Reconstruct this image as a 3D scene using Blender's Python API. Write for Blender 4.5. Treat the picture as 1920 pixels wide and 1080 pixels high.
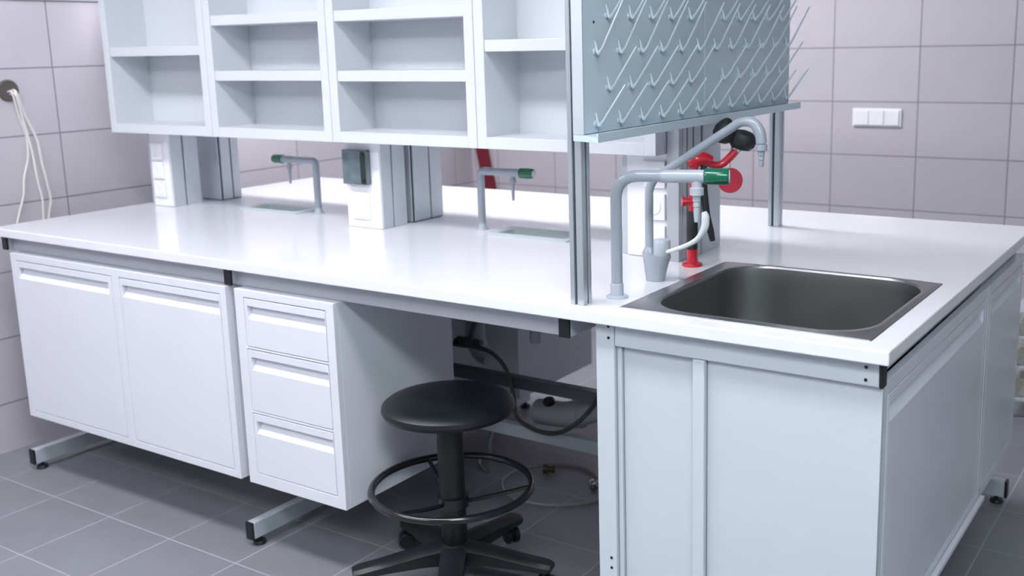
import bpy, bmesh, math, random
from mathutils import Vector, Matrix
random.seed(7)
for o in list(bpy.data.objects): bpy.data.objects.remove(o, do_unlink=True)
scn = bpy.context.scene
PI = math.pi

# ------------------------------------------------------------------ camera
cam = bpy.data.cameras.new('camera'); camo = bpy.data.objects.new('camera', cam); scn.collection.objects.link(camo)
RX = Vector((0.83896891, 0.5437561, -0.02145836)); UP = Vector((-0.08902517, 0.17604587, 0.98034809)); FW = Vector((-0.53684791, 0.82057124, -0.19610499))
M = Matrix(((RX.x, UP.x, -FW.x, 3.65514), (RX.y, UP.y, -FW.y, -1.92432), (RX.z, UP.z, -FW.z, 1.48392), (0, 0, 0, 1)))
camo.matrix_world = M
cam.sensor_width = 36.0; cam.lens = 1971.95 / 1920 * 36
cam.shift_x = -104.66 / 1920; cam.shift_y = -63.8 / 1920
cam.clip_start = 0.05
cam.dof.use_dof = True; cam.dof.focus_distance = 2.45; cam.dof.aperture_fstop = 3.6
scn.camera = camo
# ------------------------------------------------------------------ world, exposure
w = bpy.data.worlds.new('world'); scn.world = w; w.use_nodes = True
w.node_tree.nodes['Background'].inputs[0].default_value = (0.8, 0.85, 1, 1)
w.node_tree.nodes['Background'].inputs[1].default_value = 0.05
scn.view_settings.view_transform = 'Standard'; scn.view_settings.look = 'None'
scn.view_settings.gamma = 1; scn.view_settings.exposure = 0.0; scn.view_settings.use_curve_mapping = False
ROOM_H = 2.75
# (centre x, centre y, length x, width y, emission strength) of the ceiling luminaires; the last two are unseen fill, added to brighten right-hand and front faces; built further down
LAMPS = [(1.6, -0.75, 3.2, 0.35, 22.0, (.95, .945, 1.)), (0.9, 1.45, 2.6, 0.40, 27.0, (.96, .96, 1.)), (4.2, -2.0, 1.5, 0.6, 32.0, (.86, .99, 1.)), (0.9, -2.8, 2.4, 0.60, 17.0, (.95, .95, 1.))]

# ------------------------------------------------------------------ materials
def mat(name, col, rough=.5, metal=0., spec=.5, coat=0., bump=0., bscale=200., noise=0., nscale=8., trans=0., alpha=1., aniso=0.):
    m = bpy.data.materials.new(name); m.use_nodes = True; nt = m.node_tree; b = nt.nodes['Principled BSDF']
    b.inputs['Base Color'].default_value = (*col, 1); b.inputs['Roughness'].default_value = rough
    b.inputs['Metallic'].default_value = metal; b.inputs['Specular IOR Level'].default_value = spec
    b.inputs['Coat Weight'].default_value = coat; b.inputs['Transmission Weight'].default_value = trans
    b.inputs['Alpha'].default_value = alpha
    tc = nt.nodes.new('ShaderNodeTexCoord')
    if noise > 0:
        n = nt.nodes.new('ShaderNodeTexNoise'); n.inputs['Scale'].default_value = nscale; n.inputs['Detail'].default_value = 4
        mp = nt.nodes.new('ShaderNodeMapping'); nt.links.new(tc.outputs['Object'], mp.inputs[0]); nt.links.new(mp.outputs[0], n.inputs[0])
        if aniso: mp.inputs['Scale'].default_value = (1, 1, aniso)
        r = nt.nodes.new('ShaderNodeMapRange'); r.inputs['To Min'].default_value = 1 - noise; r.inputs['To Max'].default_value = 1 + noise
        r.inputs['From Min'].default_value = .3; r.inputs['From Max'].default_value = .7
        nt.links.new(n.outputs['Fac'], r.inputs['Value'])
        mx = nt.nodes.new('ShaderNodeVectorMath'); mx.operation = 'SCALE'; mx.inputs[0].default_value = col
        nt.links.new(r.outputs[0], mx.inputs['Scale']); nt.links.new(mx.outputs[0], b.inputs['Base Color'])
        r2 = nt.nodes.new('ShaderNodeMapRange'); r2.inputs['To Min'].default_value = rough * .85; r2.inputs['To Max'].default_value = min(1, rough * 1.15)
        nt.links.new(n.outputs['Fac'], r2.inputs['Value']); nt.links.new(r2.outputs[0], b.inputs['Roughness'])
    if bump > 0:
        n2 = nt.nodes.new('ShaderNodeTexNoise'); n2.inputs['Scale'].default_value = bscale
        nt.links.new(tc.outputs['Object'], n2.inputs[0])
        bp = nt.nodes.new('ShaderNodeBump'); bp.inputs['Strength'].default_value = bump; bp.inputs['Distance'].default_value = .002
        nt.links.new(n2.outputs['Fac'], bp.inputs['Height']); nt.links.new(bp.outputs[0], b.inputs['Normal'])
    return m
def tile_mat(name, ax, per, org, joint, tile, grout, rough, upper=None, var=.05, soft=.0015, bump=.3, mottle=.04):
    """square-grid tiles laid on world axes: ax = two axis names, per = tile size, org = a joint position"""
    m = bpy.data.materials.new(name); m.use_nodes = True; nt = m.node_tree; N = nt.nodes; L = nt.links; b = N['Principled BSDF']
    tc = N.new('ShaderNodeTexCoord'); sp = N.new('ShaderNodeSeparateXYZ'); L.new(tc.outputs['Object'], sp.inputs[0])
    def math_(op, a, c=None):
        n = N.new('ShaderNodeMath'); n.operation = op
        for i, v in enumerate((a, c)):
            if v is None: continue
            if isinstance(v, (int, float)): n.inputs[i].default_value = v
            else: L.new(v, n.inputs[i])
        return n.outputs[0]
    masks = []; ids = []
    for a, p, o in zip(ax, per, org):
        t = math_('DIVIDE', math_('SUBTRACT', sp.outputs[a], o), p)
        ids.append(math_('FLOOR', t))
        f = math_('FRACT', math_('ADD', t, .5))
        d = math_('MULTIPLY', math_('ABSOLUTE', math_('SUBTRACT', f, .5)), p)
        r = N.new('ShaderNodeMapRange'); r.inputs['From Min'].default_value = joint / 2 - soft; r.inputs['From Max'].default_value = joint / 2 + soft
        L.new(d, r.inputs['Value']); masks.append(r.outputs[0])
    mk = math_('MINIMUM', masks[0], masks[1])
    cb = N.new('ShaderNodeCombineXYZ'); L.new(ids[0], cb.inputs[0]); L.new(ids[1], cb.inputs[1])
    wn = N.new('ShaderNodeTexWhiteNoise'); L.new(cb.outputs[0], wn.inputs['Vector'])
    ns = N.new('ShaderNodeTexNoise'); ns.inputs['Scale'].default_value = 9; ns.inputs['Detail'].default_value = 6; L.new(tc.outputs['Object'], ns.inputs[0])
    v = math_('ADD', math_('MULTIPLY', math_('SUBTRACT', wn.outputs['Value'], .5), var), math_('ADD', math_('MULTIPLY', math_('SUBTRACT', ns.outputs['Fac'], .5), mottle * 2), 1.0))
    sc = N.new('ShaderNodeVectorMath'); sc.operation = 'SCALE'; sc.inputs[0].default_value = tile; L.new(v, sc.inputs['Scale'])
    mx = N.new('ShaderNodeMix'); mx.data_type = 'RGBA'; mx.inputs['A'].default_value = (*grout, 1)
    L.new(mk, mx.inputs['Factor']); L.new(sc.outputs[0], mx.inputs['B'])
    out = mx.outputs['Result']
    L.new(out, b.inputs['Base Color'])
    rr = N.new('ShaderNodeMapRange'); rr.inputs['To Min'].default_value = .85; rr.inputs['To Max'].default_value = rough; L.new(mk, rr.inputs['Value']); L.new(rr.outputs[0], b.inputs['Roughness'])
    bp = N.new('ShaderNodeBump'); bp.inputs['Strength'].default_value = bump; bp.inputs['Distance'].default_value = .002
    L.new(mk, bp.inputs['Height']); L.new(bp.outputs[0], b.inputs['Normal'])
    return m
WALLC = (.515, .485, .525); GROUT = (.22, .19, .24)
M_wall_x = tile_mat('tile_side', ('Y', 'Z'), (.4, .25), (.435, .187), .005, WALLC, GROUT, .38)
M_wall_y = tile_mat('tile_back', ('X', 'Z'), (.4, .25), (1.959, .187), .005, WALLC, GROUT, .38)
M_floor = tile_mat('floor_tile', ('X', 'Y'), (.3075, .3), (.015, -.07), .004, (.20, .205, .228), (.36, .36, .40), .42, var=.05, bump=.15, mottle=.09)
M_paint = mat('wall_paint', (.30, .29, .29), .8, noise=.03)
M_plaster = mat('ceiling_plaster', (.42, .42, .44), .9, noise=.02)
M_top = mat('white_laminate', (.78, .785, .83), .16, spec=.5, coat=.3, noise=.01, nscale=3)
M_cab = mat('white_enamel', (.72, .735, .80), .32, coat=.15, noise=.012, nscale=4, bump=.05, bscale=900)
M_shelf = mat('shelf_enamel', (.62, .65, .69), .38, noise=.012, nscale=4)
M_panel = mat('frame_enamel', (.55, .595, .65), .35, noise=.015, nscale=4)
M_rail = mat('grey_rail', (.46, .475, .52), .38, metal=.25, noise=.02)
M_alu = mat('aluminium', (.60, .645, .68), .32, metal=.75, noise=.04, nscale=30, aniso=.05)
M_clad = mat('cladding_enamel', (.55, .59, .64), .33, coat=.15, noise=.012, nscale=4)
M_alu_l = mat('pale_aluminium', (.58, .62, .67), .4, metal=.35, noise=.02)
M_slot = mat('slot_shade_paint', (.05, .06, .075), .7)  # near-black colour standing in for shade inside slots, gaps and the cable hole
M_black = mat('black_plastic', (.007, .009, .011), .42)
M_steel = mat('brushed_steel', (.40, .40, .41), .34, metal=1., noise=.02, nscale=8)
M_bowl = mat('satin_steel', (.27, .28, .28), .38, metal=1., noise=.03, nscale=6)
M_white = mat('white_plastic', (.84, .84, .87), .35)
M_whitec = mat('white_cable', (.70, .68, .66), .5)
M_pp = mat('pale_polypropylene', (.72, .76, .79), .4)
M_basin = mat('grey_green_polypropylene', (.50, .57, .58), .4)
M_tap = mat('grey_epoxy', (.33, .37, .43), .28, coat=.3)
M_tapl = mat('light_grey_epoxy', (.44, .485, .55), .25, coat=.3)
M_green = mat('green_plastic', (.004, .13, .065), .22, coat=.4)
M_red = mat('red_epoxy', (.50, .012, .03), .25, coat=.4)
M_redm = mat('red_matt', (.48, .02, .05), .6)
M_chrome = mat('chrome', (.8, .8, .82), .1, metal=1.)
M_peg = mat('drying_board', (.52, .62, .69), .42, noise=.03, nscale=6)
M_pegrod = mat('peg_plastic', (.54, .62, .68), .3)
M_vinyl = mat('black_vinyl', (.004, .006, .009), .34, bump=.25, bscale=500)
M_blackm = mat('black_gloss_metal', (.005, .006, .008), .2, coat=.4)
M_smoke = mat('smoked_cover', (.10, .14, .16), .15, coat=.4, noise=.25, nscale=25)
M_rubber = mat('dark_rubber', (.012, .016, .018), .55)
M_pipe = mat('grey_pipe', (.40, .41, .45), .45)
M_hose = mat('braided_hose', (.06, .065, .065), .4, noise=.4, nscale=300)
M_tube = mat('clear_tubing', (.42, .46, .45), .2, trans=.4)
M_paper = mat('paper_edges', (.45, .44, .40), .8, noise=.5, nscale=60, aniso=12)
M_brass = mat('brass', (.10, .08, .04), .4, metal=.8)  # base colour set dark overall

# ------------------------------------------------------------------ mesh helpers
C = scn.collection
BASE = {}
class MB:
    def __init__(s): s.bm = bmesh.new()
    def box(s, x0, x1, y0, y1, z0, z1):
        v = [s.bm.verts.new(p) for p in ((x0,y0,z0),(x1,y0,z0),(x1,y1,z0),(x0,y1,z0),(x0,y0,z1),(x1,y0,z1),(x1,y1,z1),(x0,y1,z1))]
        for f in ((0,3,2,1),(4,5,6,7),(0,1,5,4),(1,2,6,5),(2,3,7,6),(3,0,4,7)): s.bm.faces.new([v[i] for i in f])
        return s
    def ring(s, c, r, n, ex, ey):
        return [s.bm.verts.new(Vector(c) + ex * (r * math.cos(2*PI*i/n)) + ey * (r * math.sin(2*PI*i/n))) for i in range(n)]
    def loft(s, rings, cap0=True, cap1=True):
        n = len(rings[0])
        for a, b in zip(rings, rings[1:]):
            for i in range(n): s.bm.faces.new((a[i], a[(i+1) % n], b[(i+1) % n], b[i]))
        if cap0: s.bm.faces.new(list(reversed(rings[0])))
        if cap1: s.bm.faces.new(rings[-1])
        return s
    def tube(s, pts, r, n=14, smooth=0, sub=8):
        pts = [Vector(p) for p in pts]
        if not isinstance(r, (list, tuple)): r = [r] * len(pts)
        r = list(r)
        if smooth:                                   # Catmull-Rom through the points
            P = [pts[0]] + pts + [pts[-1]]; R = [r[0]] + r + [r[-1]]; q = []; rr = []
            for i in range(1, len(P) - 2):
                for k in range(sub):
                    t = k / sub; a, b_, c_, d = P[i-1], P[i], P[i+1], P[i+2]
                    q.append(.5 * ((2*b_) + (c_-a)*t + (2*a-5*b_+4*c_-d)*t*t + (-a+3*b_-3*c_+d)*t**3)); rr.append(R[i]*(1-t) + R[i+1]*t)
            q.append(pts[-1]); rr.append(r[-1]); pts, r = q, rr
        tang = []
        for i in range(len(pts)):
            a = pts[max(0, i-1)]; b_ = pts[min(len(pts)-1, i+1)]; tang.append((b_-a).normalized())
        ref = Vector((0, 0, 1)) if abs(tang[0].z) < .9 else Vector((1, 0, 0))
        ex = tang[0].cross(ref).normalized(); rings = []
        for p, t, ra in zip(pts, tang, r):
            ex = (ex - t * ex.dot(t)).normalized(); ey = t.cross(ex)
            rings.append(s.ring(p, ra, n, ex, ey))
        return s.loft(rings)
    def lathe(s, prof, c=(0, 0, 0), axis=(0, 0, 1), n=28):
        ax = Vector(axis).normalized(); ref = Vector((1, 0, 0)) if abs(ax.x) < .9 else Vector((0, 1, 0))
        ex = ax.cross(ref).normalized(); ey = ax.cross(ex); c = Vector(c)
        return s.loft([s.ring(c + ax * h, max(r, 1e-4), n, ex, ey) for r, h in prof])
    def prism(s, poly, a0, a1, axis):                # poly in the two other axes
        def P(u, v, a): return {'x': (a, u, v), 'y': (u, a, v), 'z': (u, v, a)}[axis]
        A = [s.bm.verts.new(P(u, v, a0)) for u, v in poly]; B = [s.bm.verts.new(P(u, v, a1)) for u, v in poly]; n = len(poly)
        s.bm.faces.new(A); s.bm.faces.new(list(reversed(B)))
        for i in range(n): s.bm.faces.new((A[i], A[(i+1) % n], B[(i+1) % n], B[i]))
        return s
    def slab(s, u0, u1, v0, v1, w0, w1, holes, f):   # plate with rectangular holes; f maps (u, v, w) to the place
        us = sorted({u0, u1, *[h[0] for h in holes], *[h[1] for h in holes]}); vs = sorted({v0, v1, *[h[2] for h in holes], *[h[3] for h in holes]})
        D = {}
        def V(i, j, w):
            k = (i, j, w)
            if k not in D: D[k] = s.bm.verts.new(f(us[i], vs[j], w))
            return D[k]
        def solid(i, j):
            if i < 0 or j < 0 or i >= len(us)-1 or j >= len(vs)-1: return False
            cu = (us[i]+us[i+1])/2; cv = (vs[j]+vs[j+1])/2
            return not any(h[0] < cu < h[1] and h[2] < cv < h[3] for h in holes)
        for i in range(len(us)-1):
            for j in range(len(vs)-1):
                if not solid(i, j): continue
                s.bm.faces.new((V(i,j,w1), V(i+1,j,w1), V(i+1,j+1,w1), V(i,j+1,w1)))
                s.bm.faces.new((V(i,j,w0), V(i,j+1,w0), V(i+1,j+1,w0), V(i+1,j,w0)))
                for di, dj, a, b_ in ((-1,0,(i,j),(i,j+1)), (1,0,(i+1,j+1),(i+1,j)), (0,-1,(i+1,j),(i,j)), (0,1,(i,j+1),(i+1,j+1))):
                    if not solid(i+di, j+dj): s.bm.faces.new((V(*a,w0), V(*b_,w0), V(*b_,w1), V(*a,w1)))
        return s
    def build(s, name, m, parent=None, bevel=0., seg=2, loc=None):
        bmesh.ops.recalc_face_normals(s.bm, faces=s.bm.faces[:])
        me = bpy.data.meshes.new(name)
        base = Vector(loc) if loc is not None else (BASE[parent.name] if parent is not None else Vector((0, 0, 0)))
        if base.length: bmesh.ops.translate(s.bm, verts=s.bm.verts[:], vec=-base)
        s.bm.to_mesh(me); s.bm.free(); me.materials.append(m)
        if not bevel:
            for p in me.polygons: p.use_smooth = True
            me.set_sharp_from_angle(angle=math.radians(32))
        o = bpy.data.objects.new(name, me); C.objects.link(o); BASE[o.name] = base
        if parent is not None: o.parent = parent
        else: o.location = base
        if bevel:
            b = o.modifiers.new('bevel', 'BEVEL'); b.width = bevel; b.segments = seg; b.limit_method = 'ANGLE'; b.angle_limit = math.radians(50)
        return o
def tag(o, label=None, cat=None, group=None, kind=None):
    if label: o['label'] = label
    if cat: o['category'] = cat
    if group: o['group'] = group
    if kind: o['kind'] = kind
    return o
def thing(name, label, cat, loc, group=None):
    o = bpy.data.objects.new(name, None); C.objects.link(o); o.location = loc; o.empty_display_size = .1
    BASE[o.name] = Vector(loc); return tag(o, label, cat, group)
def struct(name, mb, m, **k): return tag(mb.build(name, m, **k), kind='structure')
XY = lambda u, v, w_: (u, v, w_)
def bent(p0, corner, p1, rad, n=7):                  # polyline with one rounded corner
    p0, c, p1 = Vector(p0), Vector(corner), Vector(p1); a = (p0-c).normalized(); b = (p1-c).normalized()
    s_, e = c + a*rad, c + b*rad; out = [p0]
    for i in range(n+1):
        t = i/n; out.append(s_*(1-t)**2 + c*2*t*(1-t) + e*t*t)
    return out + [p1]

# ------------------------------------------------------------------ the room
X0, X1, Y0, Y1 = -.23, 5.6, -4.6, 3.0
struct('floor', MB().box(X0-.2, X1+.2, Y0-.2, Y1+.2, -.1, 0), M_floor)
struct('ceiling', MB().box(X0-.2, X1+.2, Y0-.2, Y1+.2, ROOM_H, ROOM_H+.1), M_plaster)
TZ = 1.687                                            # tiles reach this height
struct('wall_left', MB().box(X0-.2, X0, Y0, Y1, 0, TZ), M_wall_x)
struct('wall_back', MB().box(X0-.2, X1+.2, Y1, Y1+.2, 0, TZ), M_wall_y)
struct('wall_left_upper', MB().box(X0-.2, X0-.004, Y0, Y1, TZ, ROOM_H), M_paint)
struct('wall_back_upper', MB().box(X0-.2, X1+.2, Y1+.004, Y1+.2, TZ, ROOM_H), M_paint)
struct('wall_front', MB().box(X0-.2, X1+.2, Y0-.2, Y0, 0, ROOM_H), M_plaster)
struct('wall_right', MB().box(X1, X1+.2, Y0, Y1, 0, ROOM_H), M_plaster)
struct('trim_1', MB().box(X0-.004, X0+.006, Y0, Y1-.001, TZ, TZ+.02), M_rail)

def emit(name, col, st):
    m = bpy.data.materials.new(name); m.use_nodes = True; nt = m.node_tree; nt.nodes.remove(nt.nodes['Principled BSDF'])
    e = nt.nodes.new('ShaderNodeEmission'); e.inputs[0].default_value = (*col, 1); e.inputs[1].default_value = st
    nt.links.new(e.outputs[0], nt.nodes['Material Output'].inputs[0]); return m
for i, (lx, ly, ww, dd, st, lc) in enumerate(LAMPS):
    where = ('over the front edge of the bench', 'over the far side of the bench', 'added as unseen fill over the right aisle near the sink', 'added as unseen fill over the aisle well in front of the bench')[i]
    t = thing('ceiling_light', 'white rectangular ceiling light ' + where, 'ceiling light', (lx, ly, ROOM_H), 'ceiling lights')
    MB().slab(lx-ww/2-.03, lx+ww/2+.03, ly-dd/2-.03, ly+dd/2+.03, ROOM_H-.07, ROOM_H-.002, [(lx-ww/2, lx+ww/2, ly-dd/2, ly+dd/2)], XY).build('housing', M_white, t)
    MB().box(lx-ww/2+.002, lx+ww/2-.002, ly-dd/2+.002, ly+dd/2-.002, ROOM_H-.06, ROOM_H-.05).build('diffuser', emit('lamp_%d' % i, lc, st), t)

# ------------------------------------------------------------------ worktop
L, D, H, T = 3.1157, 1.5287, .9, .0286
SK = (2.505, 3.05, .07, .605); CUPS = [(.50, .76, .70, .80), (1.68, 1.94, .68, .775)]
o = MB().slab(0, L, 0, D, H-T, H, [SK] + CUPS, XY).build('worktop', M_top, bevel=.003, seg=3)
tag(o, 'long glossy white laminate worktop of the island bench', 'worktop')

# ------------------------------------------------------------------ bench frame under the main run
fr = thing('bench_frame', 'grey metal leg frame with rails and floor beams carrying the white bench', 'bench frame', (1.2, .76, 0))
MB().box(.046, 2.349, .045, .072, .817, H-T-.001).build('front_rail', M_rail, fr, bevel=.002)
MB().box(.046, 2.349, 1.46, 1.487, .817, H-T-.001).build('rear_rail', M_rail, fr, bevel=.002)
for cx in (.031, 1.2006, 2.3645):
    b = MB().box(cx-.0145, cx+.0145, .032, 1.497, .821, H-T-.001).build('cross_beam', M_alu_l, fr, bevel=.002)
    MB().box(cx-.015, cx+.015, .024, .0315, .8195, H-T-.001).build('end_cap', M_black, b, bevel=.002)
    f_ = MB().box(cx-.015, cx+.015, .032, 1.497, .024, .078).build('floor_beam', M_alu_l, fr, bevel=.003)
    MB().box(cx-.0155, cx+.0155, .024, .0315, .023, .079).build('end_cap', M_black, f_, bevel=.002)
    for fy in (.058, 1.47):
        MB().lathe([(.019, 0), (.021, .004), (.018, .012), (.007, .014), (.007, .026)], (cx+.004, fy, 0)).build('levelling_foot', M_black, f_)
    MB().box(cx-.0145, cx+.0145, .74, .79, .079, .82).build('upright', M_alu_l, fr, bevel=.002)
MB().box(1.216, 2.349, .755, .785, .200, .243).build('lower_rail', M_panel, fr, bevel=.002)
MB().box(1.216, 2.349, .75, .785, .372, .410).build('service_rail', mat('shaded_rail', (.13, .14, .155), .35, metal=.5), fr, bevel=.002)  # aluminium service rail, its colour darkened for the shade under the worktop

# ------------------------------------------------------------------ cabinets; local frame: a along the front, d into the cabinet, z up
def front_panel(mb, a0, a1, z0, z1, rec0, rec1, f, lip=.022, groove=.036, th=.019):
    """door or drawer front with a scooped grip under its top lip between rec0 and rec1"""
    def pr(poly, s0, s1):
        A = [mb.bm.verts.new(f(s0, d, z)) for d, z in poly]; B = [mb.bm.verts.new(f(s1, d, z)) for d, z in poly]; n = len(poly)
        mb.bm.faces.new(A); mb.bm.faces.new(list(reversed(B)))
        for i in range(n): mb.bm.faces.new((A[i], A[(i+1) % n], B[(i+1) % n], B[i]))
    flat = [(0, z0), (0, z1), (th, z1), (th, z0)]
    g = z1 - lip
    scoop = [(0, z0), (0, g-groove-.003), (.002, g-groove), (.014, g-groove+.016), (.0165, g-groove+.021), (.0165, g-.002), (.015, g), (0, g), (0, z1), (th, z1), (th, z0)]
    if rec0 > a0: pr(flat, a0, rec0)
    pr(scoop, rec0, rec1)
    if rec1 < a1: pr(flat, rec1, a1)
def cabinet(name, label, cat, loc, a0, a1, z0, z1, depth, openings, f, part, group=None, top=True):
    t = thing(name, label, cat, loc, group)
    mb = MB()
    mb.slab(a0, a1, z0, z1, 0, .018, [(u0-.0022, u1+.0022, v0-.0022, v1+.0022) for u0, u1, v0, v1, _, _ in openings], lambda u, v, w_: f(u, w_, v))
    for (p, q, r, s_, d0, d1) in ((a0, a1, z0, z0+.014, .018, depth), (a0, a1, z1-.014, z1, .018, depth), (a0, a0+.014, z0+.014, z1-.014, .018, depth), (a1-.014, a1, z0+.014, z1-.014, .018, depth), (a0+.014, a1-.014, z0+.014, z1-.014, depth-.012, depth)):
        if not top and r == z1-.014: continue
        P = f(p, d0, r); Q = f(q, d1, s_)
        mb.box(min(P[0], Q[0]), max(P[0], Q[0]), min(P[1], Q[1]), max(P[1], Q[1]), r, s_)
    mb.build('body', M_cab, t, bevel=.0015)
    for (u0, u1, v0, v1, r0, r1) in openings:
        m2 = MB(); front_panel(m2, u0, u1, v0, v1, r0, r1, f); m2.build(part, M_cab, t, bevel=.0012)
        m3 = MB(); P = f(u0, .0165, v0); Q = f(u1, .0175, v1)
    return t
YF = .0133
FF = lambda a, d, z: (a, YF + d, z)                   # faces the camera side (-Y)
RF = lambda a, d, z: (3.092 - d, a, z)                # faces +X
BF = lambda a, d, z: (a, 1.515 - d, z)                # faces the far side (+Y)
ZB, ZT = .224, .8165
cabinet('base_cabinet', 'wide white two-door cabinet hung under the left end of the bench', 'cabinet', (.64, .26, ZB), .0789, 1.2, ZB, ZT, .49,
        [(.113, .650, .250, .790, .122, .634), (.694, 1.172, .250, .790, .706, 1.168)], FF, 'door')
cabinet('drawer_cabinet', 'narrow white three-drawer cabinet hung under the middle of the bench', 'cabinet', (1.43, .26, ZB), 1.2385, 1.634, ZB, ZT, .49,
        [(1.278, 1.602, .650, .792, 1.290, 1.600), (1.278, 1.602, .456, .640, 1.290, 1.600), (1.278, 1.602, .262, .446, 1.290, 1.600)], FF, 'drawer')
cabinet('sink_cabinet', 'white cabinet under the steel sink, its door facing the right aisle', 'cabinet', (2.9, .5, ZB), .060, 1.012, .19, ZT, .588,
        [(.090, .985, .225, .785, .100, .962)], RF, 'door', top=False)
cabinet('end_cabinet', 'smaller white cabinet behind the sink cabinet on the right side', 'cabinet', (2.9, 1.25, ZB), 1.018, 1.515, .19, ZT, .55,
        [(1.045, 1.492, .225, .785, 1.056, 1.484)], RF, 'door')
cabinet('rear_cabinet', 'white cabinet on the far side, its plain back seen left in the knee space', 'cabinet', (.9, 1.3, ZB), .3, 1.51, ZB, ZT, .50,
        [(.33, .89, .25, .79, .35, .87), (.92, 1.48, .25, .79, .94, 1.46)], BF, 'door')

# sink end frame with front cladding
sf = thing('sink_end_frame', 'white clad metal end frame below the steel sink at the right end', 'bench frame', (2.77, .04, 0))
MB().box(2.447, 2.495, .030, .066, .03, H-T-.001).build('post', M_panel, sf, bevel=.002)
MB().box(2.4475, 2.495, .72, .76, .03, H-T-.001).build('post', M_panel, sf, bevel=.002)
r = MB().box(2.4965, 3.0895, .030, .056, .817, H-T-.001).build('end_rail', M_panel, sf, bevel=.002)
MB().box(3.0905, 3.0975, .029, .057, .815, H-T-.001).build('end_cap', M_black, r, bevel=.0015)
MB().box(2.689, 2.717, .031, .056, .03, .8155).build('centre_strip', M_panel, sf, bevel=.002)
MB().box(2.4965, 2.508, .040, .058, .03, .8155).build('edge_strip', M_panel, sf, bevel=.001)
MB().box(2.5095, 2.6875, .048, .0585, .03, .8155).build('cladding_panel', M_clad, sf, bevel=.001)
MB().box(2.7185, 3.094, .044, .0585, .03, .8155).build('cladding_panel', M_clad, sf, bevel=.001)
MB().box(3.045, 3.072, .060, 1.49, .8185, H-T-.001).build('side_rail', M_alu_l, sf, bevel=.002)
MB().box(3.0925, 3.106, .062, 1.05, .186, .200).build('bottom_flange', M_cab, sf, bevel=.002)
fb = MB().box(2.5, 3.086, 1.470, 1.500, .024, .078).build('floor_beam', M_alu_l, sf, bevel=.003)
MB().box(3.0865, 3.094, 1.4695, 1.5005, .023, .079).build('end_cap', M_black, fb, bevel=.002)
MB().lathe([(.019, 0), (.021, .004), (.018, .012), (.007, .014), (.007, .026)], (3.062, 1.483, 0)).build('levelling_foot', M_black, fb)
MB().box(2.447, 2.4465+.03, .78, 1.50, .024, .078).build('floor_beam', M_alu_l, sf, bevel=.003)
def screw(x, z, par): MB().lathe([(.0032, 0), (.0036, .0012), (.002, .0016)], (x, .030, z), (0, -1, 0), 12).build('screw', M_black, par)
for x, z in ((2.481, .861), (2.481, .8345), (2.481, .30), (2.481, .275)): screw(x, z, sf)
for x, z in ((3.064, .855), (3.064, .829)): screw(x, z, sf)

# ------------------------------------------------------------------ sink
def rrect(mb, x0, x1, y0, y1, r, z, n=9):
    out = []
    for cx, cy, a0 in ((x1-r, y1-r, 0), (x0+r, y1-r, 90), (x0+r, y0+r, 180), (x1-r, y0+r, 270)):
        for i in range(n):
            a = math.radians(a0 + 90*i/(n-1)); out.append(mb.bm.verts.new((cx + r*math.cos(a), cy + r*math.sin(a), z)))
    return out
sk = thing('sink', 'square stainless steel sink set into the right end of the worktop', 'sink', (2.78, .335, H))
m = MB(); R = lambda i, r, z: rrect(m, 2.495+i[0], 3.064-i[1], .055+i[2], .617-i[3], r, z)
op = (.045, .022, .025, .012)
def ins(k): return tuple(v + k for v in op)
m.loft([R((0,)*4, .004, .9004), R((.001,)*4, .004, .9022), R((.004,)*4, .004, .9028), R(ins(-.0165), .11, .9028), R(ins(-.0135), .11, .9040), R(ins(-.006), .112, .9042), R(ins(-.001), .112, .9035), R(ins(.0015), .112, .8990)], False, False)
m.build('rim', M_steel, sk)
m = MB(); m.loft([R(ins(.0015), .112, .899), R(ins(.004), .11, .88), R(ins(.010), .105, .73), R(ins(.016), .10, .70), R(ins(.032), .09, .68), R(ins(.06), .07, .672), R(ins(.15), .06, .669), R(ins(.235), .02, .667)], False, False)
m.build('bowl', M_bowl, sk)
MB().lathe([(.046, 0), (.046, .003), (.036, .004), (.03, 0), (.012, -.002), (.001, -.002)], (2.795, .34, .668)).build('drain', M_steel, sk)

# ------------------------------------------------------------------ cup sinks
def cup_sink(x0, x1, y0, y1, label, dirx):
    t = thing('cup_sink', label, 'cup sink', ((x0+x1)/2, (y0+y1)/2, H), 'cup sinks along the bench')
    m = MB(); w_ = .022
    Rr = lambda i, r, z: rrect(m, x0+i, x1-i, y0+i, y1-i, r, z, 5)
    m.loft([Rr(-w_, .010, .9003), Rr(-w_, .010, .9055), Rr(-w_+.003, .010, .907), Rr(-.002, .012, .907), Rr(.002, .012, .904), Rr(.004, .012, .86), Rr(.012, .014, .82), Rr(.03, .01, .815), Rr(.045, .001, .812)], False, True)
    m.build('basin', M_basin, t)
    cx = (x0+x1)/2
    MB().lathe([(.001, .812), (.035, .811), (.036, .80), (.036, .62), (.030, .605), (.018, .60), (.018, .55), (.0005, .55)], (cx+.02*dirx, (y0+y1)/2, 0)).build('drain_trap', M_pipe, t)
    return t
cup_sink(.502, .758, .702, .798, 'pale plastic drip cup sink beside the left small tap', 1)
cup_sink(1.682, 1.938, .682, .773, 'pale plastic drip cup sink right of the middle small tap', -1)

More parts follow.
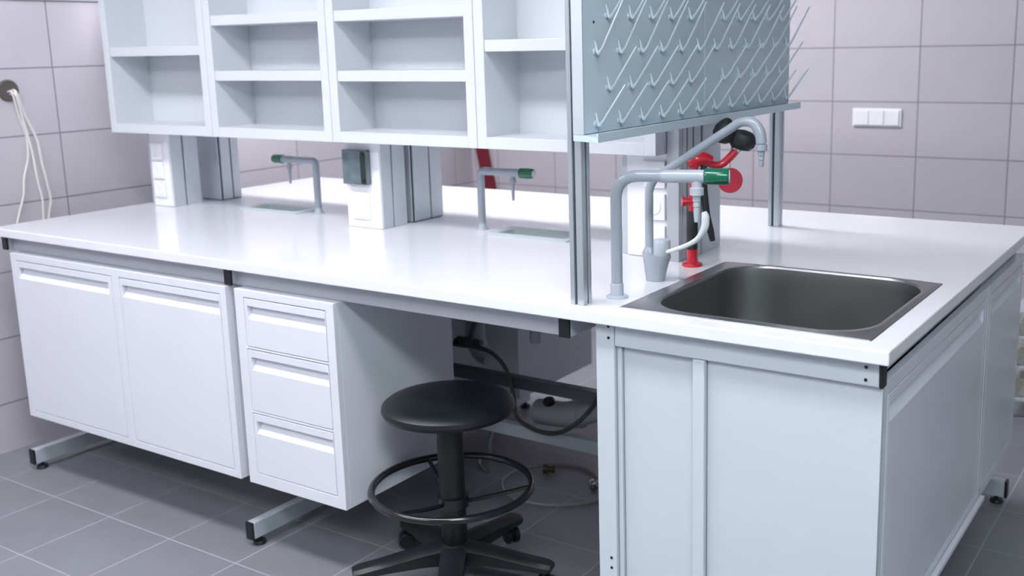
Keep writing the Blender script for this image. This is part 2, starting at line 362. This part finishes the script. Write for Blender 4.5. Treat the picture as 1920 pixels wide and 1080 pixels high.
# ------------------------------------------------------------------ service columns
def plate(mb_par, x0, x1, z0, z1, y, kind='socket'):
    p = MB().box(x0, x1, y-.009, y-.0003, z0, z1).build(kind, M_white, mb_par, bevel=.003)
    cx, cz = (x0+x1)/2, (z0+z1)/2
    if kind == 'socket':
        MB().lathe([(.022, 0), (.022, .0016), (.020, .0022), (.0185, .0008), (.001, .0005)], (cx, y-.0092, cz), (0, -1, 0), 24).build('insert', M_white, p)
    else: MB().box(cx-.022, cx+.022, y-.0125, y-.0093, cz-.022, cz+.022).build('rocker', M_white, p, bevel=.001)
    return p
def profile(mb, x0, x1, y0, y1, z0, z1): mb.box(x0, x1, y0, y1, z0, z1)
GRP = 'service columns standing on the worktop'
def front_column(label, x0, x1, xp, y0, y1, zt):
    t = thing('service_column', label, 'service column', ((x0+x1)/2, (y0+y1)/2, H), GRP)
    ym = (y0+y1)/2
    MB().box(x0, x1-.002, y0+.012, ym-.003, H, zt).box(x0, x1-.002, ym+.003, y1, H, zt).build('profile', M_alu_l, t, bevel=.002)
    MB().box(x0+.004, x1-.008, ym-.0035, ym+.0035, H, zt-.001).build('slot_shade_fill', M_slot, t)  # dark strip painted as the shade in the groove
    MB().box(xp, x1, y0, y0+.0115, H+.001, zt-.001).build('socket_housing', M_white, t, bevel=.002)
    return t
def back_column(label, x0, x1, y0, y1, zt, g=.3):
    t = thing('service_column', label, 'service column', ((x0+x1)/2, (y0+y1)/2, H), GRP)
    ys = y0 + (y1-y0)*.6
    MB().box(x0, x1-.006, y0, y0+.006, H+.003, zt).build('front_cover', M_alu_l, t, bevel=.001)
    MB().box(x0+.002, x1-.004, y0+.006, y1-.002, H, zt-.001).build('slot_shade_fill', M_slot, t)  # dark filler, paints the shade seen between the profiles
    MB().box(x0, x1, y0+.011, ys-.003, H+.003, zt).box(x0, x1, ys+.003, y1, H+.003, zt).build('profile', M_alu_l, t, bevel=.0015)
    return t
c = front_column('white service column with three stacked socket plates near the left end', .060, .196, .088, .600, .737, 1.188)
for z in (1.080, 1.008, .936): plate(c, .102, .166, z, z+.064, .600)
back_column('bare aluminium column right behind the three-socket column', .100, .228, .806, .905, 1.188)
c = front_column('white service column with the dark covered breaker box, middle of bench', 1.135, 1.290, 1.140, .585, .712, 1.188)
bx = MB().box(1.150, 1.256, .560, .5845, 1.046, 1.160).build('breaker_box', M_smoke, c, bevel=.004)
MB().box(1.234, 1.2545, .5575, .5598, 1.050, 1.156).build('cover_strip', M_rubber, bx, bevel=.001)
for z in (1.058, 1.148): MB().lathe([(.008, 0), (.008, .003), (.005, .004)], (1.246, .5573, z), (0, -1, 0), 14).build('latch', M_black, bx)
plate(c, 1.166, 1.246, .930, 1.018, .585)
back_column('bare aluminium column right behind the breaker box column', 1.165, 1.294, .735, .893, 1.188)
c = front_column('white service column with two sockets, behind the sink mixer tap', 2.190, 2.352, 2.214, .585, .700, 1.188)
for z in (1.006, .918): plate(c, 2.268, 2.336, z, z+.074, .585)
plate(c, 2.268, 2.336, 1.094, 1.168, .585, 'switch')
# spine end panel beside it
t = thing('spine_panel', 'tall grey panel of aluminium profiles closing the shelf spine, behind the eye wash', 'aluminium panel', (2.375, .7, H))
MB().box(2.3545, 2.377, .570, .816, H, 1.9).build('core', M_slot, t)
MB().box(2.3525, 2.388, .558, .5695, H, 1.9).build('front_edge', M_rail, t, bevel=.001)
for (y0, y1) in ((.570, .578), (.583, .604), (.614, .640), (.650, .690), (.703, .818)):
    MB().box(2.3545, 2.388, y0, y1, H, 1.9).build('profile', M_alu_l, t, bevel=.0015)

# ------------------------------------------------------------------ shelf units
SZ0, SZ1, SY0, SY1 = 1.190, 1.88, .500, .672
def shelf_unit(i, x0, x1, shelves, label, rear=False):
    t = thing('shelf_unit', label, 'open shelf', ((x0+x1)/2, .94 if rear else .59, SZ0), 'far side shelf units' if rear else 'open shelf units over the bench')
    SY0, SY1 = (.500, .672)
    Y = (lambda y: 1.530 - y) if rear else (lambda y: y)
    class MB(globals()['MB']):
        def box(s, a, b, c, d, e, f): return super().box(a, b, *sorted((Y(c), Y(d))), e, f)
    th = .034
    MB().box(x0, x0+th, SY0, SY1-.006, SZ0, SZ1).build('side_panel', M_shelf, t, bevel=.0015)
    MB().box(x1-th, x1, SY0, SY1-.006, SZ0, SZ1).build('side_panel', M_shelf, t, bevel=.0015)
    MB().box(x0+th, x1-th, SY0+.0004, SY1-.006, SZ0, SZ0+th).build('bottom_panel', M_shelf, t, bevel=.0015)
    MB().box(x0+th, x1-th, SY0+.0004, SY1-.006, SZ1-th, SZ1).build('top_panel', M_shelf, t, bevel=.0015)
    MB().box(x0, x1, SY1-.006, SY1, SZ0, SZ1).build('back_panel', M_shelf, t)
    for z in shelves: MB().box(x0+th, x1-th, SY0+.004, SY1-.006, z, z+.033).build('shelf', M_shelf, t, bevel=.0015)
W4 = (2.350 - .006) / 4
xs = [.006 + W4*k for k in range(5)]
shelf_unit(0, xs[0], xs[1]-.002, [1.472], 'white open shelf unit at the left end above the bench')
shelf_unit(1, xs[1], xs[2]-.002, [1.384, 1.570], 'second white open shelf unit from the left, two close shelves')
shelf_unit(2, xs[2], xs[3]-.002, [1.382, 1.567], 'third white open shelf unit from the left, two close shelves')
shelf_unit(3, xs[3], xs[4], [1.466], 'white open shelf unit next to the grey drying rack, one shelf in view')

for k_, (z_, w_) in enumerate((([1.472], 'far left'), ([1.42, 1.60], 'left of centre'), ([1.42, 1.60], 'right of centre'), ([1.472], 'far right'))):
    shelf_unit(k_, xs[k_], xs[k_+1]-.002, z_, 'white shelf unit facing the far side, ' + w_ + ' of four', True)

# ------------------------------------------------------------------ posts and drying rack
def slotted_post(x0, y0, label):
    t = thing('slotted_post', label, 'aluminium post', (x0+.017, y0+.017, H), 'aluminium posts carrying the drying rack')
    x1, y1 = x0+.036, y0+.036; g = .0035
    m = MB(); xm = (x0+x1)/2 - .003; ym = (y0+y1)/2 + .003
    for a0, a1 in ((x0, xm-g), (xm+g, x1)):
        for b0, b1 in ((y0, ym-g), (ym+g, y1)): m.box(a0, a1, b0, b1, H, 1.92)
    m.build('profile', M_alu, t, bevel=.002, seg=3)
    MB().box(x0+.006, x1-.006, y0+.006, y1-.006, H+.0005, 1.915).build('core', M_slot, t)
slotted_post(2.381, .030, 'slotted aluminium post on the front edge of the worktop, left of the sink')
slotted_post(2.381, 1.190, 'slotted aluminium post near the far edge holding the drying rack')
dr = thing('drying_rack', 'grey glassware drying rack with rows of slanted pegs above the sink', 'drying rack', (2.43, .6, 1.276))
BX = 2.445
for (y0, y1) in ((.001, .592), (.594, 1.186)):
    MB().box(2.419, BX, y0, y1, 1.2905, 1.90).build('board', M_peg, dr, bevel=.0015)
MB().box(2.419, BX+.0012, -.0035, .0005, 1.2905, 1.90).build('edge_flange', M_alu_l, dr)
m = MB(); m.prism([(2.419, 1.276), (2.482, 1.274), (2.482, 1.294), (2.4795, 1.294), (2.4795, 1.2785), (BX+.001, 1.2895), (2.419, 1.2895)], -.0035, 1.192, 'y')
m.build('drip_tray', M_peg, dr, bevel=.0006)
MB().lathe([(.003, 0), (.003, .001), (.001, .0014)], (BX, .046, 1.528), (1, 0, 0), 10).build('screw', M_black, dr)
def peg_mesh(name, dz, k=1.):
    m = MB()
    m.lathe([(.0065, 0), (.0065, .0015), (.004, .003)], (0, 0, 0), (1, 0, 0), 12)
    m.tube([(.001, 0, .024), (.004, 0, .012), (.006, 0, .002), (.010, 0, -.004), (.015, 0, -.001)], [.0012, .0028, .0036, .0038, .0034], 8, 1, 3)
    m.tube([(.011, 0, -.003), (.020, 0, .006), (.074*k, 0, dz-.003), (.0765*k, 0, dz)], [.0036, .0029, .0021, .0012], 8)
    o = m.build(name, M_pegrod, None); return o
first = {}
rows = [(1.311, 0, .084), (1.387, 1, .088), (1.466, 0, .110), (1.542, 1, .088), (1.618, 0, .095), (1.694, 1, .088)]
src = {}
for z, odd, dz in rows:
    for b in (0, 1):
        ys = [.047 + .1*k for k in range(6)] if not odd else [.098 + .1*k for k in range(5)]
        for y in ys:
            yy = y + b*.592 + (.006 if b else 0)
            if dz not in src:
                p = peg_mesh('peg', dz); src[dz] = p
            else:
                p = src[dz].copy(); C.objects.link(p)
            p.parent = dr
            p.location = Vector((BX, yy, z)) - BASE[dr.name]

# ------------------------------------------------------------------ taps
def nozzle(mb, x, y, z, h, s=1.):
    mb.lathe([(.012*s, 0), (.012*s, -.016*s), (.016*s, -.018*s), (.016*s, -.034*s), (.009*s, -.038*s), (.0095*s, -.048*s), (.0075*s, -.05*s), (.0085*s, -.060*s), (.0065*s, -.062*s), (.0075*s, -.072*s), (.0055*s, -h), (.001, -h)], (x, y, z), n=16)
# tall gooseneck tap beside the sink
t = thing('laboratory_tap', 'tall grey bent-pipe tap with a big green knob, left of the sink', 'tap', (2.44, .14, H))
dv = Vector((.936, .351, 0)).normalized(); B0 = Vector((2.44, .14, H)); top = B0 + Vector((0, 0, .285))
MB().lathe([(.026, 0), (.026, .003), (.021, .006), (.0155, .0065), (.0155, .032), (.0142, .034)], B0).build('base_flange', M_tapl, t)
MB().tube(bent(B0+Vector((0, 0, .030)), top, top+dv*.110, .055, 10), .0135, 20).build('riser_pipe', M_tap, t)
MB().lathe([(.0152, 0), (.0152, .095), (.0135, .097)], top+dv*.105, dv, 24).build('valve_sleeve', M_tapl, t)
k = MB().lathe([(.0172, 0), (.0185, .003), (.0185, .050), (.0165, .054)], top+dv*.203, dv, 26).build('knob', M_green, t)
MB().lathe([(.0145, 0), (.0135, .0015), (.001, .0018)], top+dv*.2573, dv, 24).build('knob_face', M_pp, k)
m = MB(); q = top+dv*.185; nozzle(m, q.x, q.y, q.z-.008, .096); m.build('nozzle', M_tapl, t)
# small bench taps
def small_tap(x, y, sgn, reach, label):
    t = thing('laboratory_tap', label, 'tap', (x, y, H), 'small taps over the cup sinks'); z = 1.090
    MB().lathe([(.020, 0), (.020, .003), (.016, .006), (.0125, .020)], (x, y, H)).build('base_flange', M_tapl, t)
    MB().tube(bent((x, y, H+.01), (x, y, z), (x+sgn*reach*.52, y, z), .014, 5), .0125, 18).build('riser_pipe', M_tap, t)
    MB().lathe([(.0125, 0), (.0135, .002), (.0135, reach*.25), (.011, reach*.25+.002)], (x+sgn*reach*.5, y, z), (sgn, 0, 0), 20).build('valve_sleeve', M_tap, t)
    k = MB().lathe([(.013, 0), (.0165, .003), (.0165, .044), (.0145, .050), (.012, .052)], (x+sgn*(reach-.056), y, z), (sgn, 0, 0), 20).build('knob', M_green, t)
    MB().lathe([(.0115, 0), (.010, .001), (.001, .001)], (x+sgn*(reach-.004), y, z), (sgn, 0, 0), 18).build('knob_face', M_pp, k)
    m = MB(); nozzle(m, x+sgn*(reach-.085), y, z-.008, .080, .72); m.build('nozzle', M_tap, t)
small_tap(.838, .74, -1, .222, 'small grey tap with green knob pointing left, over the left cup sink')
small_tap(1.586, .737, 1, .212, 'small grey tap with green knob pointing right, middle of the bench')
# mixer tap
t = thing('mixer_tap', 'grey mixer tap with tall angled swivel spout and long pale lever', 'tap', (2.436, .34, H))
m = MB(); rings = []
for zz, cx, a, b in ((.0, 2.434, .024, .023), (.012, 2.434, .0255, .024), (.045, 2.436, .033, .027), (.060, 2.438, .037, .028), (.066, 2.438, .036, .027)):
    rings.append([m.bm.verts.new((cx + a*math.cos(2*PI*i/28), .34 + b*math.sin(2*PI*i/28), H+zz)) for i in range(28)])
m.loft(rings); m.build('body', M_tap, t)
MB().lathe([(.0165, 0), (.018, .002), (.018, .010), (.012, .020), (.011, .024)], (2.417, .34, H+.060), n=20).build('spout_collar', M_tap, t)
MB().lathe([(.021, 0), (.0215, .003), (.0215, .036), (.019, .040), (.001, .0405)], (2.452, .34, H+.064), n=26).build('cartridge_cap', M_tapl, t)
sp_ = [(2.417, .34, .975), (2.417, .34, 1.09), (2.419, .34, 1.128), (2.434, .34, 1.155), (2.462, .34, 1.174), (2.56, .34, 1.236), (2.628, .34, 1.279), (2.660, .34, 1.297), (2.690, .34, 1.296), (2.706, .34, 1.276), (2.711, .34, 1.25)]
MB().tube(sp_, [.0105]*7 + [.011, .012, .013, .0125], 18, 1, 4).build('spout', M_tap, t)
m = MB(); nozzle(m, 2.711, .34, 1.262, .066, .82); m.build('nozzle', M_tap, t)
MB().tube([(2.470, .332, .976), (2.492, .332, .984), (2.530, .332, 1.000), (2.556, .332, 1.018), (2.572, .332, 1.045), (2.574, .332, 1.070), (2.570, .332, 1.083)], [.005, .0055, .006, .007, .0095, .010, .006], 14, 1, 5).build('lever', M_pp, t)

# ------------------------------------------------------------------ emergency eye wash
t = thing('eye_wash', 'red and black emergency eye wash hand spray standing behind the sink', 'eye wash', (2.438, .537, H))
MB().lathe([(.027, 0), (.028, .003), (.026, .007), (.0155, .010), (.0145, .014), (.0145, .044), (.012, .046)], (2.438, .537, H)).build('base_socket', M_red, t)
MB().lathe([(.012, .0), (.0145, .004), (.0135, .02), (.0150, .05), (.0135, .085), (.0115, .103)], (2.438, .537, .944)).build('grip', M_rubber, t)
MB().tube([(2.4385, .537, 1.045), (2.439, .538, 1.10), (2.441, .539, 1.150), (2.446, .545, 1.176)], [.0105, .010, .0095, .010], 14, 1, 4).lathe([(.010, 0), (.010, .018), (.0125, .019), (.0125, .028)], (2.438, .537, 1.072), (-.8, -.6, 0), 16).build('stem', M_red, t)
MB().tube([(2.428, .530, 1.172), (2.445, .543, 1.180), (2.462, .556, 1.183), (2.478, .567, 1.176)], [.012, .019, .017, .013], 16, 1, 4).build('valve_body', M_red, t)
MB().tube([(2.462, .556, 1.186), (2.478, .567, 1.168), (2.498, .582, 1.166), (2.518, .597, 1.186), (2.531, .607, 1.204)], [.011, .0095, .010, .0105, .0105], 14, 1, 5).build('arm', M_red, t)
ad = Vector((.36, .27, .9)).normalized(); ap = Vector((2.529, .605, 1.200))
MB().lathe([(.0125, 0), (.0155, .002), (.0155, .009), (.013, .011)], ap, ad, 20).build('collar', M_chrome, t)
MB().lathe([(.012, 0), (.024, .003), (.034, .014), (.0365, .028), (.032, .042), (.020, .050), (.001, .053)], ap+ad*.004+Vector((.008, .004, 0)), (.25, .1, 1), 28).build('eye_cup', M_rubber, t)
MB().lathe([(.010, 0), (.025, .008), (.031, .024), (.028, .042), (.018, .056), (.008, .065), (.001, .067)], (2.500, .584, 1.222), (.22, .1, 1), 26).build('eye_cup', M_rubber, t)
MB().tube([(2.462, .556, 1.165), (2.461, .554, 1.12), (2.465, .557, 1.07), (2.470, .561, 1.03), (2.477, .567, .99), (2.481, .570, .965)], [.008, .0105, .010, .0085, .009, .007], 12, 1, 4).build('squeeze_lever', M_rubber, t)
MB().tube([(2.519, .598, 1.186), (2.5175, .597, 1.165), (2.517, .597, 1.155)], .0013, 6).build('tag_chain', M_chrome, t)
MB().lathe([(.032, -.0015), (.033, -.0005), (.033, .0015), (.032, .0025)], (2.5175, .597, 1.124), (.54, -.82, .1), 30).build('tag', M_redm, t)

# ------------------------------------------------------------------ stool
SC = Vector((1.872, .188, 0))
t = thing('swivel_stool', 'round black vinyl stool with foot ring and castors in the knee space', 'stool', SC)
MB().lathe([(.001, .497), (.12, .497), (.160, .499), (.177, .506), (.1835, .517), (.181, .528), (.170, .537), (.145, .5435), (.09, .5475), (.001, .549)], SC, n=64).build('seat', M_vinyl, t)
MB().lathe([(.001, .483), (.05, .483), (.10, .488), (.11, .4955), (.001, .4965)], SC, n=32).build('seat_plate', M_blackm, t)
MB().lathe([(.034, .105), (.036, .11), (.036, .235), (.036, .24), (.037, .42), (.036, .425), (.036, .4825)], SC, n=28).build('column_cover', M_black, t)
m = MB()
for i in range(24):
    z = .245 + i*.006
    m.lathe([(.033, z), (.0355, z+.0015), (.0355, z+.003), (.033, z+.0045)], SC, n=20)
m.build('bellows', M_black, t)
RZ = .285
ring = [(SC.x + .222*math.cos(2*PI*i/64), SC.y + .222*math.sin(2*PI*i/64), RZ) for i in range(64)]
m = MB(); rs = []
for i in range(64):
    a = 2*PI*i/64; rad = Vector((math.cos(a), math.sin(a), 0)); rs.append(m.ring(SC + rad*.222 + Vector((0, 0, RZ)), .0105, 14, rad, Vector((0, 0, 1))))
rs.append(rs[0]); m.loft(rs, False, False); fr_ = m.build('foot_ring', M_blackm, t)
MB().lathe([(.037, .225), (.045, .228), (.045, .258), (.037, .262)], SC, n=26).build('ring_clamp', M_blackm, t)
for ang in (28, 148, 268):
    a = math.radians(ang); d = Vector((math.cos(a), math.sin(a), 0))
    MB().tube([SC+d*.042+Vector((0, 0, .242)), SC+d*.13+Vector((0, 0, .262)), SC+d*.213+Vector((0, 0, RZ))], [.006, .006, .006], 10).build('spoke', M_blackm, fr_)
MB().lathe([(.030, .065), (.048, .068), (.050, .10), (.042, .118), (.034, .122)], SC, n=28).build('hub', M_black, t)
for ang in (16, 88, 160, 232, 304):
    a = math.radians(ang); d = Vector((math.cos(a), math.sin(a), 0)); s_ = Vector((-d.y, d.x, 0))
    m = MB(); rs = []
    for r_, w_, z0, z1 in ((.036, .036, .068, .118), (.10, .034, .072, .114), (.20, .031, .072, .100), (.27, .030, .070, .092), (.287, .022, .070, .088)):
        rs.append([m.bm.verts.new(SC + d*r_ + s_*u + Vector((0, 0, z))) for u, z in ((-w_, z0), (w_, z0), (w_, z1-.008), (w_*.6, z1), (-w_*.6, z1), (-w_, z1-.008))])
    m.loft(rs); arm = m.build('base_arm', M_black, t)
    cpt = SC + d*.262
    ang2 = a + 1.1; wd = Vector((math.cos(ang2), math.sin(ang2), 0)); sd = Vector((-wd.y, wd.x, 0))
    m = MB()
    for sg in (-1, 1): m.lathe([(.010, 0), (.023, .001), (.025, .004), (.025, .013), (.022, .016), (.010, .016)], cpt + wd*.012 + Vector((0, 0, .0252)) + sd*(sg*.0045), sd*sg, 20)
    m.lathe([(.006, .028), (.006, .071), (.001, .071)], cpt, n=10)
    m.build('castor', M_black, arm)

# ------------------------------------------------------------------ pipes and hoses in the knee space
def loose(name, label, cat, mb, m, group=None): return tag(mb.build(name, m), label, cat, group)
t = thing('waste_pipe', 'fat grey plastic waste pipe lying low behind the stool', 'pipe', (1.95, .86, .3))
MB().tube([(1.70, .86, .262), (1.80, .86, .268), (1.88, .86, .290), (1.98, .86, .316), (2.34, .86, .330)], .043, 20, 1, 5).build('pipe_run', M_pipe, t)
MB().lathe([(.044, 0), (.048, .002), (.048, .035), (.044, .037)], (1.845, .86, .279), (1, 0, .16), 22).build('coupling', M_pipe, t)
MB().lathe([(.044, 0), (.048, .002), (.048, .045), (.044, .047)], (2.02, .86, .320), (1, 0, .06), 22).build('coupling', M_pipe, t)
MB().lathe([(.018, 0), (.020, .004), (.020, .014), (.017, .018)], (1.76, .84, .305), (0, -.3, 1), 16).build('clip', M_black, t)
loose('water_hose', 'dark braided water hose looping down behind the stool', 'hose',
      MB().tube([(1.40, .735, .498), (1.47, .735, .495), (1.54, .735, .497), (1.61, .735, .485), (1.665, .735, .435), (1.69, .735, .350), (1.70, .735, .28), (1.77, .735, .250), (1.85, .735, .252), (1.92, .735, .290), (1.99, .735, .36), (2.03, .735, .43)], .0075, 10, 1, 5), M_hose)
t = thing('stop_valve', 'dark brass stop valve on the service rail above the hose', 'valve', (1.50, .74, .5))
MB().lathe([(.011, -.05), (.011, -.02), (.015, -.018), (.015, .018), (.011, .02), (.011, .05)], (1.51, .74, .513), (1, 0, 0), 14).build('valve_body', M_hose, t)
MB().tube([(1.50, .76, .52), (1.51, .79, .60), (1.515, .80, .70), (1.50, .80, .80)], .009, 10, 1, 4).build('supply_tube', M_hose, t)
MB().lathe([(.004, 0), (.004, .02), (.012, .022), (.012, .034), (.008, .036)], (1.49, .727, .513), (0, -1, .2), 12).build('handwheel', M_black, t)
t = thing('cup_sink_drain', 'slanted grey drain elbow against the cabinet back in the knee space', 'pipe', (1.48, .85, .45))
MB().tube([(1.47, .86, .80), (1.455, .86, .62), (1.44, .86, .50), (1.46, .86, .44), (1.50, .86, .42)], [.030, .034, .036, .034, .030], 18, 1, 4).build('elbow', M_pipe, t)
loose('clear_tube', 'thin pale tube coiled on the floor under the bench', 'hose',
      MB().tube([(2.02, .98, .006), (1.93, .80, .006), (1.80, .71, .006), (1.66, .72, .006), (1.57, .83, .006), (1.60, .97, .006), (1.74, 1.04, .006), (1.86, .98, .010), (1.88, .90, .014)], .0045, 8, 1, 6), M_tube)
loose('clear_tube', 'thin pale tube hanging from the lower rail to the floor', 'hose',
      MB().tube([(1.56, .80, .20), (1.545, .79, .15), (1.53, .80, .08), (1.50, .83, .012), (1.42, .88, .006), (1.38, .95, .006)], .0045, 8, 1, 6), M_tube)
t = thing('hose_coupling', 'small hose coupling with two pale rings on the floor under the bench', 'coupling', (1.87, .93, .01))
MB().tube([(1.85, .95, .012), (1.90, .90, .012)], .006, 10).build('barb', M_hose, t)
for q in ((1.862, .938), (1.884, .916)): MB().lathe([(.009, -.005), (.009, .005)], (q[0], q[1], .012), (1, -1, 0), 12).build('collar', M_white, t)
loose('brass_fitting', 'dark brass pipe fitting on the floor among the tubes', 'fitting',
      MB().lathe([(.016, 0), (.016, .014), (.010, .016), (.010, .03), (.013, .032), (.013, .04)], (1.66, .94, .016), (1, .4, 0), 12), M_brass)

# ------------------------------------------------------------------ things on the walls
t = thing('light_switch', 'white triple light switch on the tiled back wall', 'light switch', (2.175, 3.0, 1.114))
MB().box(2.060, 2.290, 2.990, 2.9997, 1.071, 1.157).build('frame', M_white, t, bevel=.004)
for k_ in range(3):
    x = 2.0705 + k_*.0705
    MB().prism([(2.982, 1.080), (2.9895, 1.080), (2.9895, 1.148), (2.985, 1.148)], x, x+.067, 'x').build('rocker', M_white, t, bevel=.0015)
t = thing('cable_port', 'dark round cable opening in the tiled left wall', 'cable port', (X0, .25, 1.358))
MB().lathe([(.030, 0), (.040, 0), (.040, .006), (.036, .010), (.030, .008)], (X0, .25, 1.358), (1, 0, 0), 30).build('ring', mat('brown_ring', (.09, .08, .075), .6), t)
MB().lathe([(.031, .0005), (.031, .002), (.001, .0022)], (X0, .25, 1.358), (1, 0, 0), 26).build('opening', M_slot, t)
cabs = [([(.246, 1.352), (.272, 1.26), (.290, 1.19), (.288, 1.11), (.262, 1.03), (.252, .965), (.222, .885), (.205, .80), (.20, .45), (.21, .30)], .0042, 'left white cable hanging from the wall opening, bowed toward the corner'),
        ([(.256, 1.355), (.292, 1.26), (.325, 1.17), (.334, 1.08), (.345, 1.00), (.352, .935), (.334, .86), (.33, .70), (.34, .40), (.335, .32)], .0048, 'right white cable hanging from the wall opening, nearest the shelves'),
        ([(.250, 1.345), (.278, 1.24), (.296, 1.13), (.304, 1.02), (.314, .945), (.309, .86), (.30, .70), (.29, .40), (.295, .33)], .0042, 'middle grey-white cable hanging from the wall opening')]
for i, (pts, rr, lab) in enumerate(cabs):
    P = [(X0 + .006 + .004*i, pts[0][0], pts[0][1])] + [(X0 + .016 + .008*i + (.02 if n_ == 0 else 0), y, z - (.004 if n_ == 0 else 0)) for n_, (y, z) in enumerate(pts)]
    loose('cable', lab, 'cable', MB().tube(P, rr, 8, 1, 5), M_whitec, 'cables from the wall opening')
m = MB(); m.prism([(.03, 0), (.10, 0), (-.150, 1.12), (-.218, 1.12)], 2.955, 2.985, 'y')
loose('red_board', 'narrow red board darkened with corner shade, leaning upright against the back wall by the corner', 'board', m, mat('shaded_red_board', (.17, .008, .022), .6))  # red made darker to carry the shadow of the room corner

# low rack in the far right background
t = thing('storage_rack', 'low grey rack of papers behind the bench at the right picture edge', 'rack', (3.12, 2.5, 0))
for x in (2.93, 3.30):
    for y in (2.32, 2.68): MB().box(x, x+.02, y, y+.02, 0, .43).build('leg', M_alu_l, t)
for z in (.07, .20, .32, .42): MB().box(2.93, 3.32, 2.32, 2.70, z, z+.012).build('shelf', M_alu_l, t, bevel=.001)
for i, (z, hh) in enumerate(((.083, .075), (.213, .06), (.333, .045))):
    loose('paper_stack', ('lowest', 'middle', 'top')[i] + ' stack of papers on the low rack at the right edge', 'papers', MB().box(2.935+.006*i, 3.28, 2.345, 2.67, z, z+hh), M_paper, 'paper stacks on the low rack')
